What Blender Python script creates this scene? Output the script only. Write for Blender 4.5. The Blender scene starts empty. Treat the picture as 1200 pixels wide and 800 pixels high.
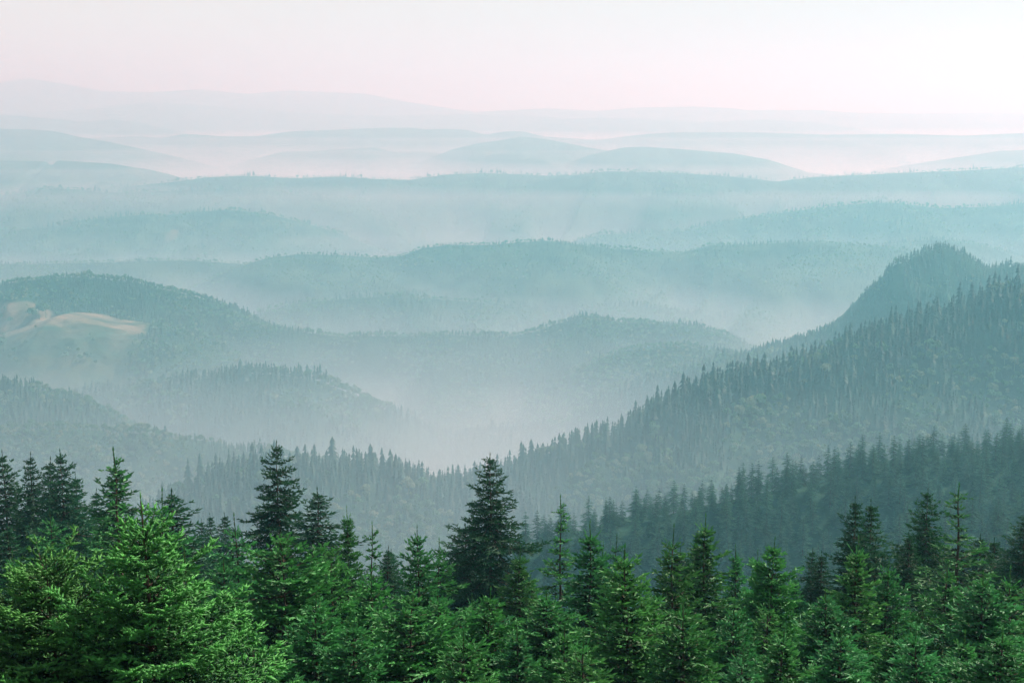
import bpy, math, random
import numpy as np
from mathutils import Vector
R = math.radians
scene = bpy.context.scene
COL = scene.collection

# ---------------------------------------------------------------- camera
F_PX = 1650.0            # focal length in pixels of the 1200 px wide photograph
HORIZON = 127.0
PITCH = math.atan((400 - HORIZON) / F_PX)
cam_data = bpy.data.cameras.new('camera')
cam_data.lens = 36.0 * F_PX / 1200.0
cam_data.sensor_width = 36.0
cam_data.clip_start = 0.5
cam_data.clip_end = 120000.0
cam = bpy.data.objects.new('camera', cam_data)
cam.rotation_euler = (math.pi / 2 - PITCH, 0, 0)
cam.location = (0, 0, 0)
COL.objects.link(cam)
scene.camera = cam

# ---------------------------------------------------------------- sky, sun, exposure
SUN_AZ, SUN_EL = R(54), R(45)      # azimuth measured from the view direction (+Y) towards the right (+X)
VEIL = (8.9, 8.8, 8.45)
world = bpy.data.worlds.new('World')
scene.world = world
world.use_nodes = True
wn, wl = world.node_tree.nodes, world.node_tree.links
wn.clear()
sky = wn.new('ShaderNodeTexSky')
sky.sky_type = 'NISHITA'
sky.sun_disc = False
sky.sun_elevation = SUN_EL
sky.sun_rotation = SUN_AZ
sky.altitude = 1200
sky.air_density = 1.0
sky.dust_density = 5.0
sky.ozone_density = 0.6
bgn = wn.new('ShaderNodeBackground')
bgn.inputs['Strength'].default_value = 0.075
wout = wn.new('ShaderNodeOutputWorld')
# high thin haze: the clear-sky colour is veiled by a warm white that thickens towards the horizon all round
tcw = wn.new('ShaderNodeTexCoord'); spw = wn.new('ShaderNodeSeparateXYZ')
wl.new(tcw.outputs['Generated'], spw.inputs[0])
mrw = wn.new('ShaderNodeMapRange'); mrw.interpolation_type = 'SMOOTHSTEP'
mrw.inputs['From Min'].default_value = -0.02; mrw.inputs['From Max'].default_value = 0.55
mrw.inputs['To Min'].default_value = 1.0; mrw.inputs['To Max'].default_value = 0.10
wl.new(spw.outputs['Z'], mrw.inputs['Value'])
veil = wn.new('ShaderNodeMixRGB'); veil.inputs[2].default_value = (VEIL[0], VEIL[1], VEIL[2], 1)
wl.new(mrw.outputs[0], veil.inputs[0]); tnt = wn.new('ShaderNodeMixRGB'); tnt.blend_type = 'MULTIPLY'; tnt.inputs[0].default_value = 1.0
tnt.inputs[2].default_value = (1.04, 0.96, 0.93, 1)
wl.new(sky.outputs[0], tnt.inputs[1]); wl.new(tnt.outputs[0], veil.inputs[1])
wl.new(veil.outputs[0], bgn.inputs['Color'])
wl.new(bgn.outputs[0], wout.inputs['Surface'])

sd = bpy.data.lights.new('sun', 'SUN')
sd.energy = 5.0
sd.angle = R(0.5)
sd.color = (1.0, 0.915, 0.86)
so = bpy.data.objects.new('sun', sd)
sunvec = Vector((math.sin(SUN_AZ) * math.cos(SUN_EL), math.cos(SUN_AZ) * math.cos(SUN_EL), math.sin(SUN_EL)))
so.rotation_euler = (-sunvec).to_track_quat('-Z', 'Y').to_euler()
so.location = (60, 30, 80)
COL.objects.link(so)

vs = scene.view_settings
vs.view_transform = 'Standard'
vs.look = 'None'
vs.exposure = 0.46
vs.gamma = 1.0
vs.use_curve_mapping = False
cy = scene.cycles
cy.max_bounces = 6
cy.diffuse_bounces = 2
cy.glossy_bounces = 1
cy.transmission_bounces = 3
cy.volume_bounces = 2
cy.transparent_max_bounces = 48
cy.use_denoising = True
cy.use_light_tree = False

# ---------------------------------------------------------------- haze
HAZE_TOP = 320.0
FLOOR = -770.0
def volume_box(name, x0, x1, y0, y1, z0, z1, density, color, label, aniso=0.25, absorb=(1, 1, 1)):
    v = [(x, y, z) for z in (z0, z1) for y in (y0, y1) for x in (x0, x1)]
    f = [(0, 2, 3, 1), (4, 5, 7, 6), (0, 1, 5, 4), (2, 6, 7, 3), (0, 4, 6, 2), (1, 3, 7, 5)]
    me = bpy.data.meshes.new(name)
    me.from_pydata(v, [], f)
    o = bpy.data.objects.new(name, me)
    m = bpy.data.materials.new(name)
    m.use_nodes = True
    n, l = m.node_tree.nodes, m.node_tree.links
    n.clear()
    pv = n.new('ShaderNodeVolumePrincipled')
    pv.inputs['Color'].default_value = (*color, 1)
    pv.inputs['Absorption Color'].default_value = (*absorb, 1)
    pv.inputs['Density'].default_value = density
    pv.inputs['Anisotropy'].default_value = aniso
    out = n.new('ShaderNodeOutputMaterial')
    l.new(pv.outputs[0], out.inputs['Volume'])
    me.materials.append(m)
    COL.objects.link(o)
    o['kind'] = 'stuff'
    o['label'] = label
    return o
HAZE_COLOR = (0.295, 0.745, 0.87)
HAZE_DENSITY = 2.2e-4
GX, GY0, GY1 = 24000.0, -1200.0, 30000.0
volume_box('haze', -GX - 500, GX + 500, GY0 - 300, GY1 + 500, FLOOR - 190, HAZE_TOP,
           HAZE_DENSITY, HAZE_COLOR, 'thin blue green summer haze over the whole valley', 0.34, (.84, 0.30, 0.24))
MIST_COLOR = (0.70, 0.90, 1.0)
MIST = [(-330, 0.9e-4), (-400, 2.4e-4), (-470, 7.5e-4), (-540, 12.0e-4), (-610, 18.0e-4), (-680, 20.0e-4)]
for i, (zt, dn) in enumerate(MIST):
    volume_box('valley_mist', -GX + 900 + 60 * i, GX - 900 - 60 * i, 420 + 20 * i, 4600 + 50 * i, FLOOR - 160 + 6 * i, zt,
               dn, MIST_COLOR, 'pale morning mist lying in the valley bottoms', 0.34)

volume_box('lowland_haze', -GX - 300, GX + 300, 4700, GY1 + 300, FLOOR - 175, HAZE_TOP - 8,
           1.4e-4, (0.80, 0.36, 0.36), 'warm dusty haze over the distant lowland', 0.3, (.6, .7, .7))

for i, (zt, dn) in enumerate([(-245, 1.2e-4), (-320, 4.4e-4)]):
    volume_box('valley_mist', -2600, 2600 - 40 * i, 860 + 50 * i, 1690 + 15 * i, FLOOR - 140 + 5 * i, zt, dn, MIST_COLOR,
               'pale mist below the foot of the long right slope', 0.34)
for i, (yn, zt, dn) in enumerate([(4900, -400, 1.5e-4), (4950, -455, 4.0e-4), (5000, -520, 6.0e-4), (5330, -330, 5.0e-4), (6300, -275, 4.5e-4), (7450, -225, 3.5e-4), (8450, -180, 3.0e-4)]):
    volume_box('lowland_mist', -GX + 2000 + 70 * i, GX - 2000 - 70 * i, yn, GY1 - 2000 - 70 * i, FLOOR - 110 + 3 * i, zt,
               dn, (0.95, 0.86, 0.95), 'pale mist lying between the distant ridges', 0.3)

# ---------------------------------------------------------------- helpers
CP, SP = math.cos(PITCH), math.sin(PITCH)
def at(px, py, Y):
    """point on the ray through a pixel of the 1200x800 photograph, at horizontal distance Y"""
    px = np.asarray(px, float); py = np.asarray(py, float)
    u = (px - 600) / F_PX; v = (400 - py) / F_PX
    dy = CP + v * SP; dz = -SP + v * CP
    return u / dy * Y, Y + 0 * u, dz / dy * Y
def project(x, y, z):
    d = y * CP - z * SP
    up = y * SP + z * CP
    return 600 + F_PX * x / d, 400 - F_PX * up / d, d

def hash2(ix, iy, seed):
    h = (ix.astype(np.int64) * 374761393 + iy.astype(np.int64) * 668265263 + seed * 974711) & 0x7fffffff
    h = ((h ^ (h >> 13)) * 1274126177) & 0x7fffffff
    h = (h ^ (h >> 16)) & 0xffffff
    return h / float(0xffffff) * 2 - 1
def vnoise(x, y, seed=0):
    x = np.asarray(x, float); y = np.asarray(y, float)
    x, y = np.broadcast_arrays(x, y)
    ix = np.floor(x); iy = np.floor(y)
    fx = x - ix; fy = y - iy
    fx = fx * fx * (3 - 2 * fx); fy = fy * fy * (3 - 2 * fy)
    a = hash2(ix, iy, seed); b = hash2(ix + 1, iy, seed)
    c = hash2(ix, iy + 1, seed); d = hash2(ix + 1, iy + 1, seed)
    return (a * (1 - fx) + b * fx) * (1 - fy) + (c * (1 - fx) + d * fx) * fy
def fbm(x, y, seed=0, octaves=4, gain=0.5):
    s = 0; a = 1
    for i in range(octaves):
        s = s + a * vnoise(np.asarray(x) * 2 ** i + 17.3 * i, np.asarray(y) * 2 ** i + 5.1 * i, seed + i)
        a *= gain
    return s

def np_mesh(name, V, faces, k, mat=None, smooth=False, tint=None):
    """faces: (n,k) index array"""
    me = bpy.data.meshes.new(name)
    V = np.ascontiguousarray(V, dtype=np.float32)
    faces = np.ascontiguousarray(faces, dtype=np.int32)
    me.vertices.add(len(V)); me.vertices.foreach_set('co', V.ravel())
    me.loops.add(faces.size); me.loops.foreach_set('vertex_index', faces.ravel())
    me.polygons.add(len(faces))
    me.polygons.foreach_set('loop_start', np.arange(0, faces.size, k, dtype=np.int32))
    me.polygons.foreach_set('loop_total', np.full(len(faces), k, dtype=np.int32))
    if smooth:
        me.polygons.foreach_set('use_smooth', np.ones(len(faces), dtype=bool))
    me.update(calc_edges=True)
    if tint is not None:
        a = me.attributes.new('tint', 'FLOAT', 'POINT')
        a.data.foreach_set('value', np.ascontiguousarray(tint, dtype=np.float32))
    if mat: me.materials.append(mat)
    return me
def link(name, me, parent=None, **props):
    o = bpy.data.objects.new(name, me)
    COL.objects.link(o)
    if parent is not None: o.parent = parent
    for k_, v_ in props.items(): o[k_] = v_
    return o

# ---------------------------------------------------------------- materials
def new_mat(name):
    m = bpy.data.materials.new(name); m.use_nodes = True
    m.node_tree.nodes.clear()
    return m, m.node_tree.nodes, m.node_tree.links
def foliage_mat(name, dark, light, transl=0.35, rough=0.55, vary=0.25, warm=None):
    """needles or leaves: colour runs from old growth (tint 0) to fresh growth (tint 1), its contrast also painting in shade and lit tips, and differs a little from tree to tree"""
    m, n, l = new_mat(name)
    at_ = n.new('ShaderNodeAttribute'); at_.attribute_name = 'tint'
    mix = n.new('ShaderNodeMixRGB')
    mix.inputs[1].default_value = (*dark, 1); mix.inputs[2].default_value = (*light, 1)
    l.new(at_.outputs['Fac'], mix.inputs[0])
    oi = n.new('ShaderNodeObjectInfo')
    hs = n.new('ShaderNodeHueSaturation')
    mr = n.new('ShaderNodeMapRange')
    mr.inputs['To Min'].default_value = 1 - vary; mr.inputs['To Max'].default_value = 1 + vary
    l.new(oi.outputs['Random'], mr.inputs['Value'])
    l.new(mr.outputs[0], hs.inputs['Value'])
    mh = n.new('ShaderNodeMath'); mh.operation = 'MULTIPLY'; mh.inputs[1].default_value = 7.13
    fr = n.new('ShaderNodeMath'); fr.operation = 'FRACT'
    l.new(oi.outputs['Random'], mh.inputs[0]); l.new(mh.outputs[0], fr.inputs[0])
    mr2 = n.new('ShaderNodeMapRange'); mr2.inputs['To Min'].default_value = 0.478; mr2.inputs['To Max'].default_value = 0.512
    l.new(fr.outputs[0], mr2.inputs['Value']); l.new(mr2.outputs[0], hs.inputs['Hue'])
    l.new(mix.outputs[0], hs.inputs['Color'])
    col = hs.outputs[0]
    if warm is not None:
        mw = n.new('ShaderNodeMixRGB'); mw.inputs[2].default_value = (*warm, 1)
        cr = n.new('ShaderNodeMapRange'); cr.inputs['From Min'].default_value = 0.6; cr.inputs['From Max'].default_value = 1.0
        l.new(fr.outputs[0], cr.inputs['Value']); l.new(cr.outputs[0], mw.inputs[0]); l.new(col, mw.inputs[1])
        col = mw.outputs[0]
    pb = n.new('ShaderNodeBsdfPrincipled')
    pb.inputs['Roughness'].default_value = rough
    pb.inputs['Specular IOR Level'].default_value = 0.3
    tr = n.new('ShaderNodeBsdfTranslucent')
    ms = n.new('ShaderNodeMixShader'); ms.inputs[0].default_value = transl
    out = n.new('ShaderNodeOutputMaterial')
    l.new(col, pb.inputs['Base Color']); l.new(col, tr.inputs['Color'])
    l.new(pb.outputs[0], ms.inputs[1]); l.new(tr.outputs[0], ms.inputs[2])
    l.new(ms.outputs[0], out.inputs['Surface'])
    return m
def noise_mat(name, c1, c2, scale, detail=6, rough=0.9, bump=0.0, c3=None, mask_attr=None, scale2=None):
    m, n, l = new_mat(name)
    tc = n.new('ShaderNodeTexCoord')
    nz = n.new('ShaderNodeTexNoise'); nz.inputs['Scale'].default_value = scale; nz.inputs['Detail'].default_value = detail
    l.new(tc.outputs['Object'], nz.inputs['Vector'])
    ra = n.new('ShaderNodeValToRGB')
    ra.color_ramp.elements[0].position = 0.35; ra.color_ramp.elements[0].color = (*c1, 1)
    ra.color_ramp.elements[1].position = 0.65; ra.color_ramp.elements[1].color = (*c2, 1)
    l.new(nz.outputs['Fac'], ra.inputs[0])
    col = ra.outputs[0]
    if c3 is not None:
        mx = n.new('ShaderNodeMixRGB')
        n2 = n.new('ShaderNodeTexNoise'); n2.inputs['Scale'].default_value = scale2 or scale * 0.2; n2.inputs['Detail'].default_value = 8
        l.new(tc.outputs['Object'], n2.inputs['Vector'])
        r2 = n.new('ShaderNodeValToRGB')
        r2.color_ramp.elements[0].color = (c3[0] * 0.7, c3[1] * 0.8, c3[2] * 0.8, 1); r2.color_ramp.elements[1].color = (c3[0] * 1.2, c3[1] * 1.15, c3[2] * 1.1, 1)
        r2.color_ramp.elements[0].position = 0.35; r2.color_ramp.elements[1].position = 0.65
        l.new(n2.outputs['Fac'], r2.inputs[0])
        at_ = n.new('ShaderNodeAttribute'); at_.attribute_name = mask_attr
        l.new(at_.outputs['Fac'], mx.inputs[0]); l.new(col, mx.inputs[1]); l.new(r2.outputs[0], mx.inputs[2])
        col = mx.outputs[0]
    pb = n.new('ShaderNodeBsdfPrincipled'); pb.inputs['Roughness'].default_value = rough
    pb.inputs['Specular IOR Level'].default_value = 0.1
    l.new(col, pb.inputs['Base Color'])
    if bump:
        bp = n.new('ShaderNodeBump'); bp.inputs['Strength'].default_value = 1.0; bp.inputs['Distance'].default_value = bump
        l.new(nz.outputs['Fac'], bp.inputs['Height']); l.new(bp.outputs[0], pb.inputs['Normal'])
    out = n.new('ShaderNodeOutputMaterial'); l.new(pb.outputs[0], out.inputs['Surface'])
    return m
M_NEAR = foliage_mat('young_needles', (0.005, 0.042, 0.017), (0.12, 0.50, 0.10), 0.28, 0.5, 0.12)
M_YOUNG = foliage_mat('green_needles', (0.003, 0.030, 0.015), (0.10, 0.42, 0.11), 0.22, 0.5, 0.22)  # inner colour deepened to paint shade between crowns, fresh tips brightened as highlights
M_DARK = foliage_mat('dark_needles', (0.005, 0.032, 0.018), (0.038, 0.17, 0.065), 0.22, 0.55, 0.2)
M_MID = foliage_mat('slope_needles', (0.006, 0.034, 0.024), (0.08, 0.22, 0.12), 0.25, 0.6, 0.35)  # growth contrast widened in colour so the tips look sunlit
M_FARN = foliage_mat('far_needles', (0.007, 0.045, 0.032), (0.026, 0.095, 0.055), 0.25, 0.6, 0.35)
M_BROAD = foliage_mat('broad_leaves', (0.02, 0.085, 0.045), (0.09, 0.21, 0.09), 0.35, 0.6, 0.3, warm=(0.20, 0.25, 0.14))
M_BARK = noise_mat('spruce_bark', (0.05, 0.035, 0.025), (0.12, 0.09, 0.065), 9, bump=0.02)
M_FLOOR = noise_mat('forest_floor', (0.012, 0.035, 0.020), (0.035, 0.075, 0.035), 0.12, 10, bump=0.5)
M_HILL = noise_mat('wooded_hill', (0.012, 0.050, 0.030), (0.028, 0.08, 0.042), 0.03, 10, bump=6.0, c3=(0.19, 0.17, 0.115), mask_attr='meadow', scale2=0.03)
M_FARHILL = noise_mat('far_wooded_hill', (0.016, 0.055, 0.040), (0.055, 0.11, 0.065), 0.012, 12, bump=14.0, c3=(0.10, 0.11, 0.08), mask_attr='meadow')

# ---------------------------------------------------------------- ground sheet
def smooth(t):
    t = np.clip(t, 0, 1); return t * t * (3 - 2 * t)
def ground_z(x, y):
    x = np.asarray(x, float); y = np.asarray(y, float)
    near = -12 - 0.35 * y
    near = np.where(y < 0, -12 - 0.1 * y, near)
    far = np.maximum(-12 - 0.35 * 420 - 0.45 * (y - 420), FLOOR)
    z = np.where(y < 420, near, far)
    z = z + smooth((y - 10) / 80) * 2.0 * fbm(x / 40, y / 40, 5, 3) + smooth((y - 900) / 2500) * 14 * fbm(x / 700, y / 700, 8, 3)
    return z
def build_ground():
    ys = np.concatenate([np.linspace(GY0, 0, 8)[:-1], np.linspace(0, 500, 80)[:-1], np.geomspace(500, GY1, 110)])
    us = np.sign(np.linspace(-1, 1, 141)) * np.abs(np.linspace(-1, 1, 141)) ** 2.6
    xs = us * GX
    X, Yg = np.meshgrid(xs, ys)
    Z = ground_z(X, Yg)
    V = np.stack([X.ravel(), Yg.ravel(), Z.ravel()], 1)
    nx = len(xs); ny = len(ys)
    i = np.arange(nx - 1)[None, :] + nx * np.arange(ny - 1)[:, None]
    Fc = np.stack([i, i + 1, i + 1 + nx, i + nx], -1).reshape(-1, 4)
    link('ground', np_mesh('ground', V, Fc, 4, M_FLOOR, True), kind='structure', label='forest floor and valley floor')
build_ground()

# ---------------------------------------------------------------- hills
class Hill:
    def __init__(s, name, Y, pts, m=0.5, mb=0.5, slant=0.0, spur=0.25, spur_w=260, seed=1, rnd=40, label='', drop=0, mat=None,
                 smax=1400, jag=0.0, meadow=None, res=260, lift=None):
        s.__dict__.update(name=name, Y=Y, m=m, mb=mb, slant=slant, spur=spur, spur_w=spur_w, seed=seed, rnd=rnd, label=label,
                          mat=mat or M_HILL, smax=smax, jag=jag, meadow=meadow, res=res, lift=lift)
        if Y > 5000: Y = s.Y = 5000 + (Y - 5000) * .76
        p = np.array(pts, float)
        pxs = np.linspace(p[0, 0], p[-1, 0], 700)
        # smooth interpolation of the crest (Catmull-Rom via dense linear + small blur)
        py = np.interp(pxs, p[:, 0], p[:, 1]) + drop
        kk = np.hanning(9); kk /= kk.sum()
        py = np.convolve(np.pad(py, 4, mode='edge'), kk, mode='valid')
        Yc = Y + slant * (pxs - 600)
        x, y, z = at(pxs, py, Yc)
        s.cx, s.cy, s.cz = x, y, z
        s.x0, s.x1 = x[0], x[-1]
    def crest(s, x):
        yc = np.interp(x, s.cx, s.cy); zc = np.interp(x, s.cx, s.cz)
        if s.jag: zc = zc + s.jag * fbm(x / 60, 0.5, s.seed + 40, 4, 0.6)
        return yc + 0.0 * x, zc
    def height(s, x, t):
        """t: metres in front (negative) or behind (positive) the crest"""
        yc, zc = s.crest(x)
        a = np.abs(t)
        mm = np.where(t < 0, s.m, s.mb)
        drop = mm * (np.sqrt(a * a + s.rnd ** 2) - s.rnd)
        w = smooth(a / (1.1 * s.spur_w))
        warp = 0.35 * s.spur_w * vnoise(x / s.spur_w * 0.7, t / s.spur_w * 0.7, s.seed + 3)
        r = 1 - 2 * np.abs(vnoise((x + warp + 0.35 * t) / s.spur_w, t / s.spur_w * 0.35, s.seed))
        r2 = 1 - 2 * np.abs(vnoise((x - 0.3 * t) / s.spur_w * 2.7, t / s.spur_w * 0.9, s.seed + 7))
        n = (r * 0.75 + r2 * 0.28) * s.spur * s.spur_w * w
        n = n + 0.03 * s.spur_w * fbm(x / s.spur_w * 5, t / s.spur_w * 5, s.seed + 11, 3) * smooth(a / 60)
        n = np.minimum(n, drop * 0.5)
        z = zc - drop + n
        if s.lift is not None: z = z + s.lift(x, t, w)
        return yc + t, z
    def build(s):
        xs = np.linspace(s.x0, s.x1, s.res)
        q = np.concatenate([-np.geomspace(s.smax, 4, 70), [0], np.geomspace(4, s.smax, 26)])
        X, T = np.meshgrid(xs, q)
        Yv, Z = s.height(X, T)
        Z = np.maximum(Z, FLOOR - 60)
        V = np.stack([X.ravel(), Yv.ravel(), Z.ravel()], 1)
        nx, ny = len(xs), len(q)
        i = np.arange(nx - 1)[None, :] + nx * np.arange(ny - 1)[:, None]
        Fc = np.stack([i, i + 1, i + 1 + nx, i + nx], -1).reshape(-1, 4)
        me = np_mesh(s.name, V, Fc, 4, s.mat, True)
        a = me.attributes.new('meadow', 'FLOAT', 'POINT')
        md = s.meadow(X, T, s) if s.meadow else np.zeros_like(X)
        a.data.foreach_set('value', np.ascontiguousarray(md.ravel(), dtype=np.float32))
        link('hill', me, kind='structure', label=s.label)
        return s

H = {}
def hill(key, *a, **k):
    H[key] = Hill(key, *a, **k).build()

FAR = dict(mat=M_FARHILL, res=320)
hill('far_left', 18500, [(-120, 112), (0, 97), (35, 92), (80, 99), (120, 107), (180, 108), (230, 105), (290, 110), (340, 106), (430, 110), (480, 120), (540, 129), (620, 140), (760, 152)],
     m=0.25, spur=.12, spur_w=1100, seed=2, rnd=160, smax=3400, label='palest mountain range on the left horizon', **FAR)
hill('far_left_b', 15600, [(-120, 128), (0, 133), (60, 131), (105, 128), (180, 119), (240, 124), (330, 131), (440, 136), (560, 134), (640, 137), (760, 146), (900, 158)],
     m=0.25, spur=.12, spur_w=900, seed=31, rnd=160, smax=3000, label='pale rounded mountain below the left horizon', **FAR)
hill('far_right', 17500, [(480, 144), (560, 131), (640, 127), (700, 130), (750, 126), (810, 125), (860, 127), (870, 129), (960, 129), (1000, 132), (1080, 133), (1150, 132), (1200, 133), (1320, 130)],
     m=0.25, spur=.12, spur_w=1000, seed=3, rnd=140, smax=3000, label='palest mountain range on the right horizon', **FAR)
hill('far_right_b', 14600, [(560, 160), (640, 141), (700, 138), (760, 140), (830, 143), (900, 140), (960, 144), (1010, 152), (1100, 168)],
     m=0.25, spur=.12, spur_w=800, seed=33, rnd=140, smax=2600, label='pale low mountain in front of the right horizon', **FAR)
hill('far_left_c', 12800, [(-120, 128), (0, 134), (60, 139), (100, 143), (130, 140), (160, 143), (200, 152), (260, 168)],
     m=0.28, spur=.14, spur_w=800, seed=4, rnd=110, smax=2400, label='pale ridge falling to the right on the far left', **FAR)
hill('far_mid', 10800, [(60, 172), (105, 162), (160, 160), (190, 162), (215, 157), (235, 158), (260, 160), (300, 160), (340, 154), (400, 152), (440, 150), (485, 150), (500, 152), (520, 151), (545, 152), (570, 158), (590, 154), (615, 154), (635, 160), (700, 164), (760, 157), (790, 155), (880, 155), (970, 158), (1050, 157), (1130, 159), (1200, 156), (1320, 154)],
     m=0.3, spur=.16, spur_w=800, seed=5, rnd=80, smax=2200, label='long pale ridge with many low summits across the distance', **FAR)
hill('far_left_d', 9300, [(-120, 150), (0, 151), (40, 152), (65, 154), (90, 160), (130, 167), (200, 182), (270, 200)],
     m=0.3, spur=.16, spur_w=600, seed=6, rnd=70, smax=1900, label='blue grey hill running in from the left edge', **FAR)
hill('far_c1', 9500, [(230, 205), (285, 190), (330, 178), (370, 177), (400, 175), (440, 173), (460, 178), (500, 178), (540, 182), (600, 192), (680, 206)],
     m=0.3, spur=.18, spur_w=600, seed=7, rnd=60, smax=1900, label='faint low hill left of the middle distance', **FAR)
hill('far_c2', 9000, [(470, 200), (530, 175), (560, 168), (590, 164), (610, 160), (640, 163), (690, 173), (720, 178), (780, 195)],
     m=0.3, spur=.18, spur_w=600, seed=8, rnd=60, smax=1900, label='faint pointed hill in the middle distance', **FAR)
hill('far_c3', 8300, [(620, 208), (690, 182), (730, 173), (755, 172), (800, 175), (860, 180), (900, 187), (950, 203), (980, 205), (1060, 216)],
     m=0.3, spur=.18, spur_w=600, seed=9, rnd=60, smax=1900, label='grey hill right of the middle falling to the right', **FAR)
hill('far_r4', 8800, [(960, 212), (1060, 194), (1120, 185), (1170, 177), (1200, 176), (1320, 172)],
     m=0.3, spur=.18, spur_w=600, seed=10, rnd=60, smax=1900, label='faint hill rising towards the right edge', **FAR)
hill('notch', 7400, [(-120, 186), (0, 188), (50, 189), (53, 189), (56, 193), (63, 193), (66, 189), (70, 188), (130, 192), (180, 200), (222, 211), (300, 230)],
     m=0.35, spur=.18, spur_w=500, seed=11, rnd=50, smax=1600, label='smooth hill with a notch in its crest at the left edge', **FAR)
hill('blue_long', 6700, [(-60, 240), (120, 222), (222, 211), (240, 208), (290, 206), (340, 209), (400, 207), (440, 210), (480, 211), (520, 205), (560, 203), (600, 204), (640, 206), (700, 205), (780, 210), (880, 230)],
     m=0.44, spur=.40, spur_w=420, seed=12, rnd=40, smax=1700, label='long blue ridge across the middle distance', **FAR)
hill('blue_right', 6300, [(400, 262), (460, 240), (540, 224), (600, 219), (640, 210), (700, 202), (710, 201), (780, 202), (830, 205), (880, 209), (910, 213), (950, 208), (1050, 203), (1130, 200), (1200, 196), (1320, 190)],
     m=0.44, spur=.42, spur_w=420, seed=13, rnd=40, smax=1700, label='long blue ridge rising towards the right edge', **FAR)
hill('blue_left', 6200, [(-120, 238), (0, 229), (60, 221), (90, 222), (120, 226), (200, 224), (260, 221), (330, 226), (400, 232), (470, 240), (560, 262), (640, 285)],
     m=0.32, spur=.28, spur_w=480, seed=14, rnd=40, smax=1600, label='blue ridge on the left with a rounded summit', **FAR)
def patch_meadow(X, T, s):
    px, py, d = project(X, *s.height(X, T))
    return (np.exp(-((px - 199 - (281 - py) * .6) / 9) ** 2 - ((py - 276) / 8) ** 2) > 0.45).astype(float)
hill('left_six', 5150, [(-120, 280), (0, 271), (60, 266), (90, 259), (150, 253), (180, 251), (205, 258), (250, 275), (300, 300), (340, 316)],
     m=0.36, spur=.42, spur_w=330, seed=15, rnd=30, smax=1300, meadow=patch_meadow, label='green blue hill on the left with a bare tan patch', **FAR)
hill('left_six_b', 5330, [(60, 300), (140, 262), (180, 254), (230, 248), (270, 246), (310, 250), (360, 262), (400, 274), (440, 290), (500, 316)],
     m=0.36, spur=.42, spur_w=330, seed=16, rnd=30, smax=1300, label='rounded blue hill left of the middle', **FAR)
hill('right_six', 5050, [(560, 310), (640, 292), (701, 275), (800, 271), (852, 259), (919, 249), (975, 242), (1017, 238), (1052, 238), (1101, 244), (1164, 242), (1200, 238), (1320, 232)],
     m=0.36, spur=.42, spur_w=330, seed=17, rnd=30, smax=1400, label='wooded blue ridge on the right below the long ridge', **FAR)
hill('seven_left', 4150, [(-120, 312), (0, 310), (60, 309), (140, 307), (210, 305), (280, 309), (330, 318), (400, 335), (480, 360)],
     m=0.35, spur=.30, spur_w=330, seed=18, rnd=25, smax=1300, label='hazy blue ridge behind the wooded hill on the left', **FAR)
hill('seven', 4000, [(230, 335), (280, 312), (315, 302), (350, 298), (400, 299), (440, 302), (470, 300), (495, 291), (526, 287), (575, 287), (610, 284), (641, 282), (680, 287), (715, 291), (760, 294), (800, 296), (835, 287), (870, 287), (940, 283), (996, 286), (1040, 290), (1100, 300), (1200, 330)],
     m=0.36, spur=.42, spur_w=300, seed=19, rnd=25, smax=1300, label='hazy blue ridge across the middle of the view', **FAR)
hill('seven_right', 4300, [(940, 310), (1027, 288), (1097, 280), (1140, 284), (1200, 301), (1320, 322)],
     m=0.35, spur=.30, spur_w=330, seed=20, rnd=25, smax=1300, label='hazy blue hill behind the rocky knob', **FAR)
hill('eight', 3480, [(260, 384), (310, 365), (350, 355), (400, 351), (459, 346), (500, 350), (540, 353), (580, 355), (627, 362), (680, 372), (760, 392)],
     m=0.33, spur=.25, spur_w=220, seed=21, rnd=20, smax=900, label='low pale hill rising out of the valley mist')
hill('eight_b', 3540, [(600, 376), (697, 360), (750, 359), (787, 361), (825, 369), (881, 376), (975, 372), (1060, 384)],
     m=0.33, spur=.25, spur_w=220, seed=22, rnd=20, smax=900, label='faint low hill in the mist left of the rocky knob')
# --- nearer hills whose trees can be seen
NINE = [(-120, 345), (0, 334), (30, 329), (60, 326), (100, 325), (150, 331), (200, 342), (230, 350), (260, 357), (290, 371), (310, 381), (340, 390), (400, 412), (460, 440)]
def nine_meadow(X, T, s):
    px, py, d = project(X, *s.height(X, T))
    edge = 352 + 22 * smooth((px - 30) / 60) + 12 * smooth((px - 120) / 70)
    return smooth((py - edge) / 4) * (1 - smooth((px - 195) / 20)) * (.5 + .4 * smooth(vnoise(px / 16, py / 9, 4) * 2 + .5))
hill('nine', 3100, NINE, m=0.42, mb=.5, spur=.22, spur_w=200, seed=23, rnd=60, smax=900, meadow=nine_meadow,
     label='wooded hill with a meadow on its foot on the left')
def ten_meadow(X, T, s):
    px, py, d = project(X, *s.height(X, T))
    n = fbm(X / 45, T / 28, 77, 4)
    return np.clip((.22 + .68 * smooth((T + 105) / 95)) * (.75 + .8 * n) * (1 - smooth((px - 168 + 26 * n) / 16)), 0, 1)
hill('meadow_spur', 2800, [(-140, 416), (-40, 400), (0, 392), (40, 380), (66, 371), (100, 373), (140, 380), (175, 386), (220, 396), (280, 420)],
     m=0.5, mb=.28, spur=.16, spur_w=160, seed=24, rnd=90, smax=800, meadow=ten_meadow, label='grassy spur with a tan meadow crest on the left')
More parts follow.
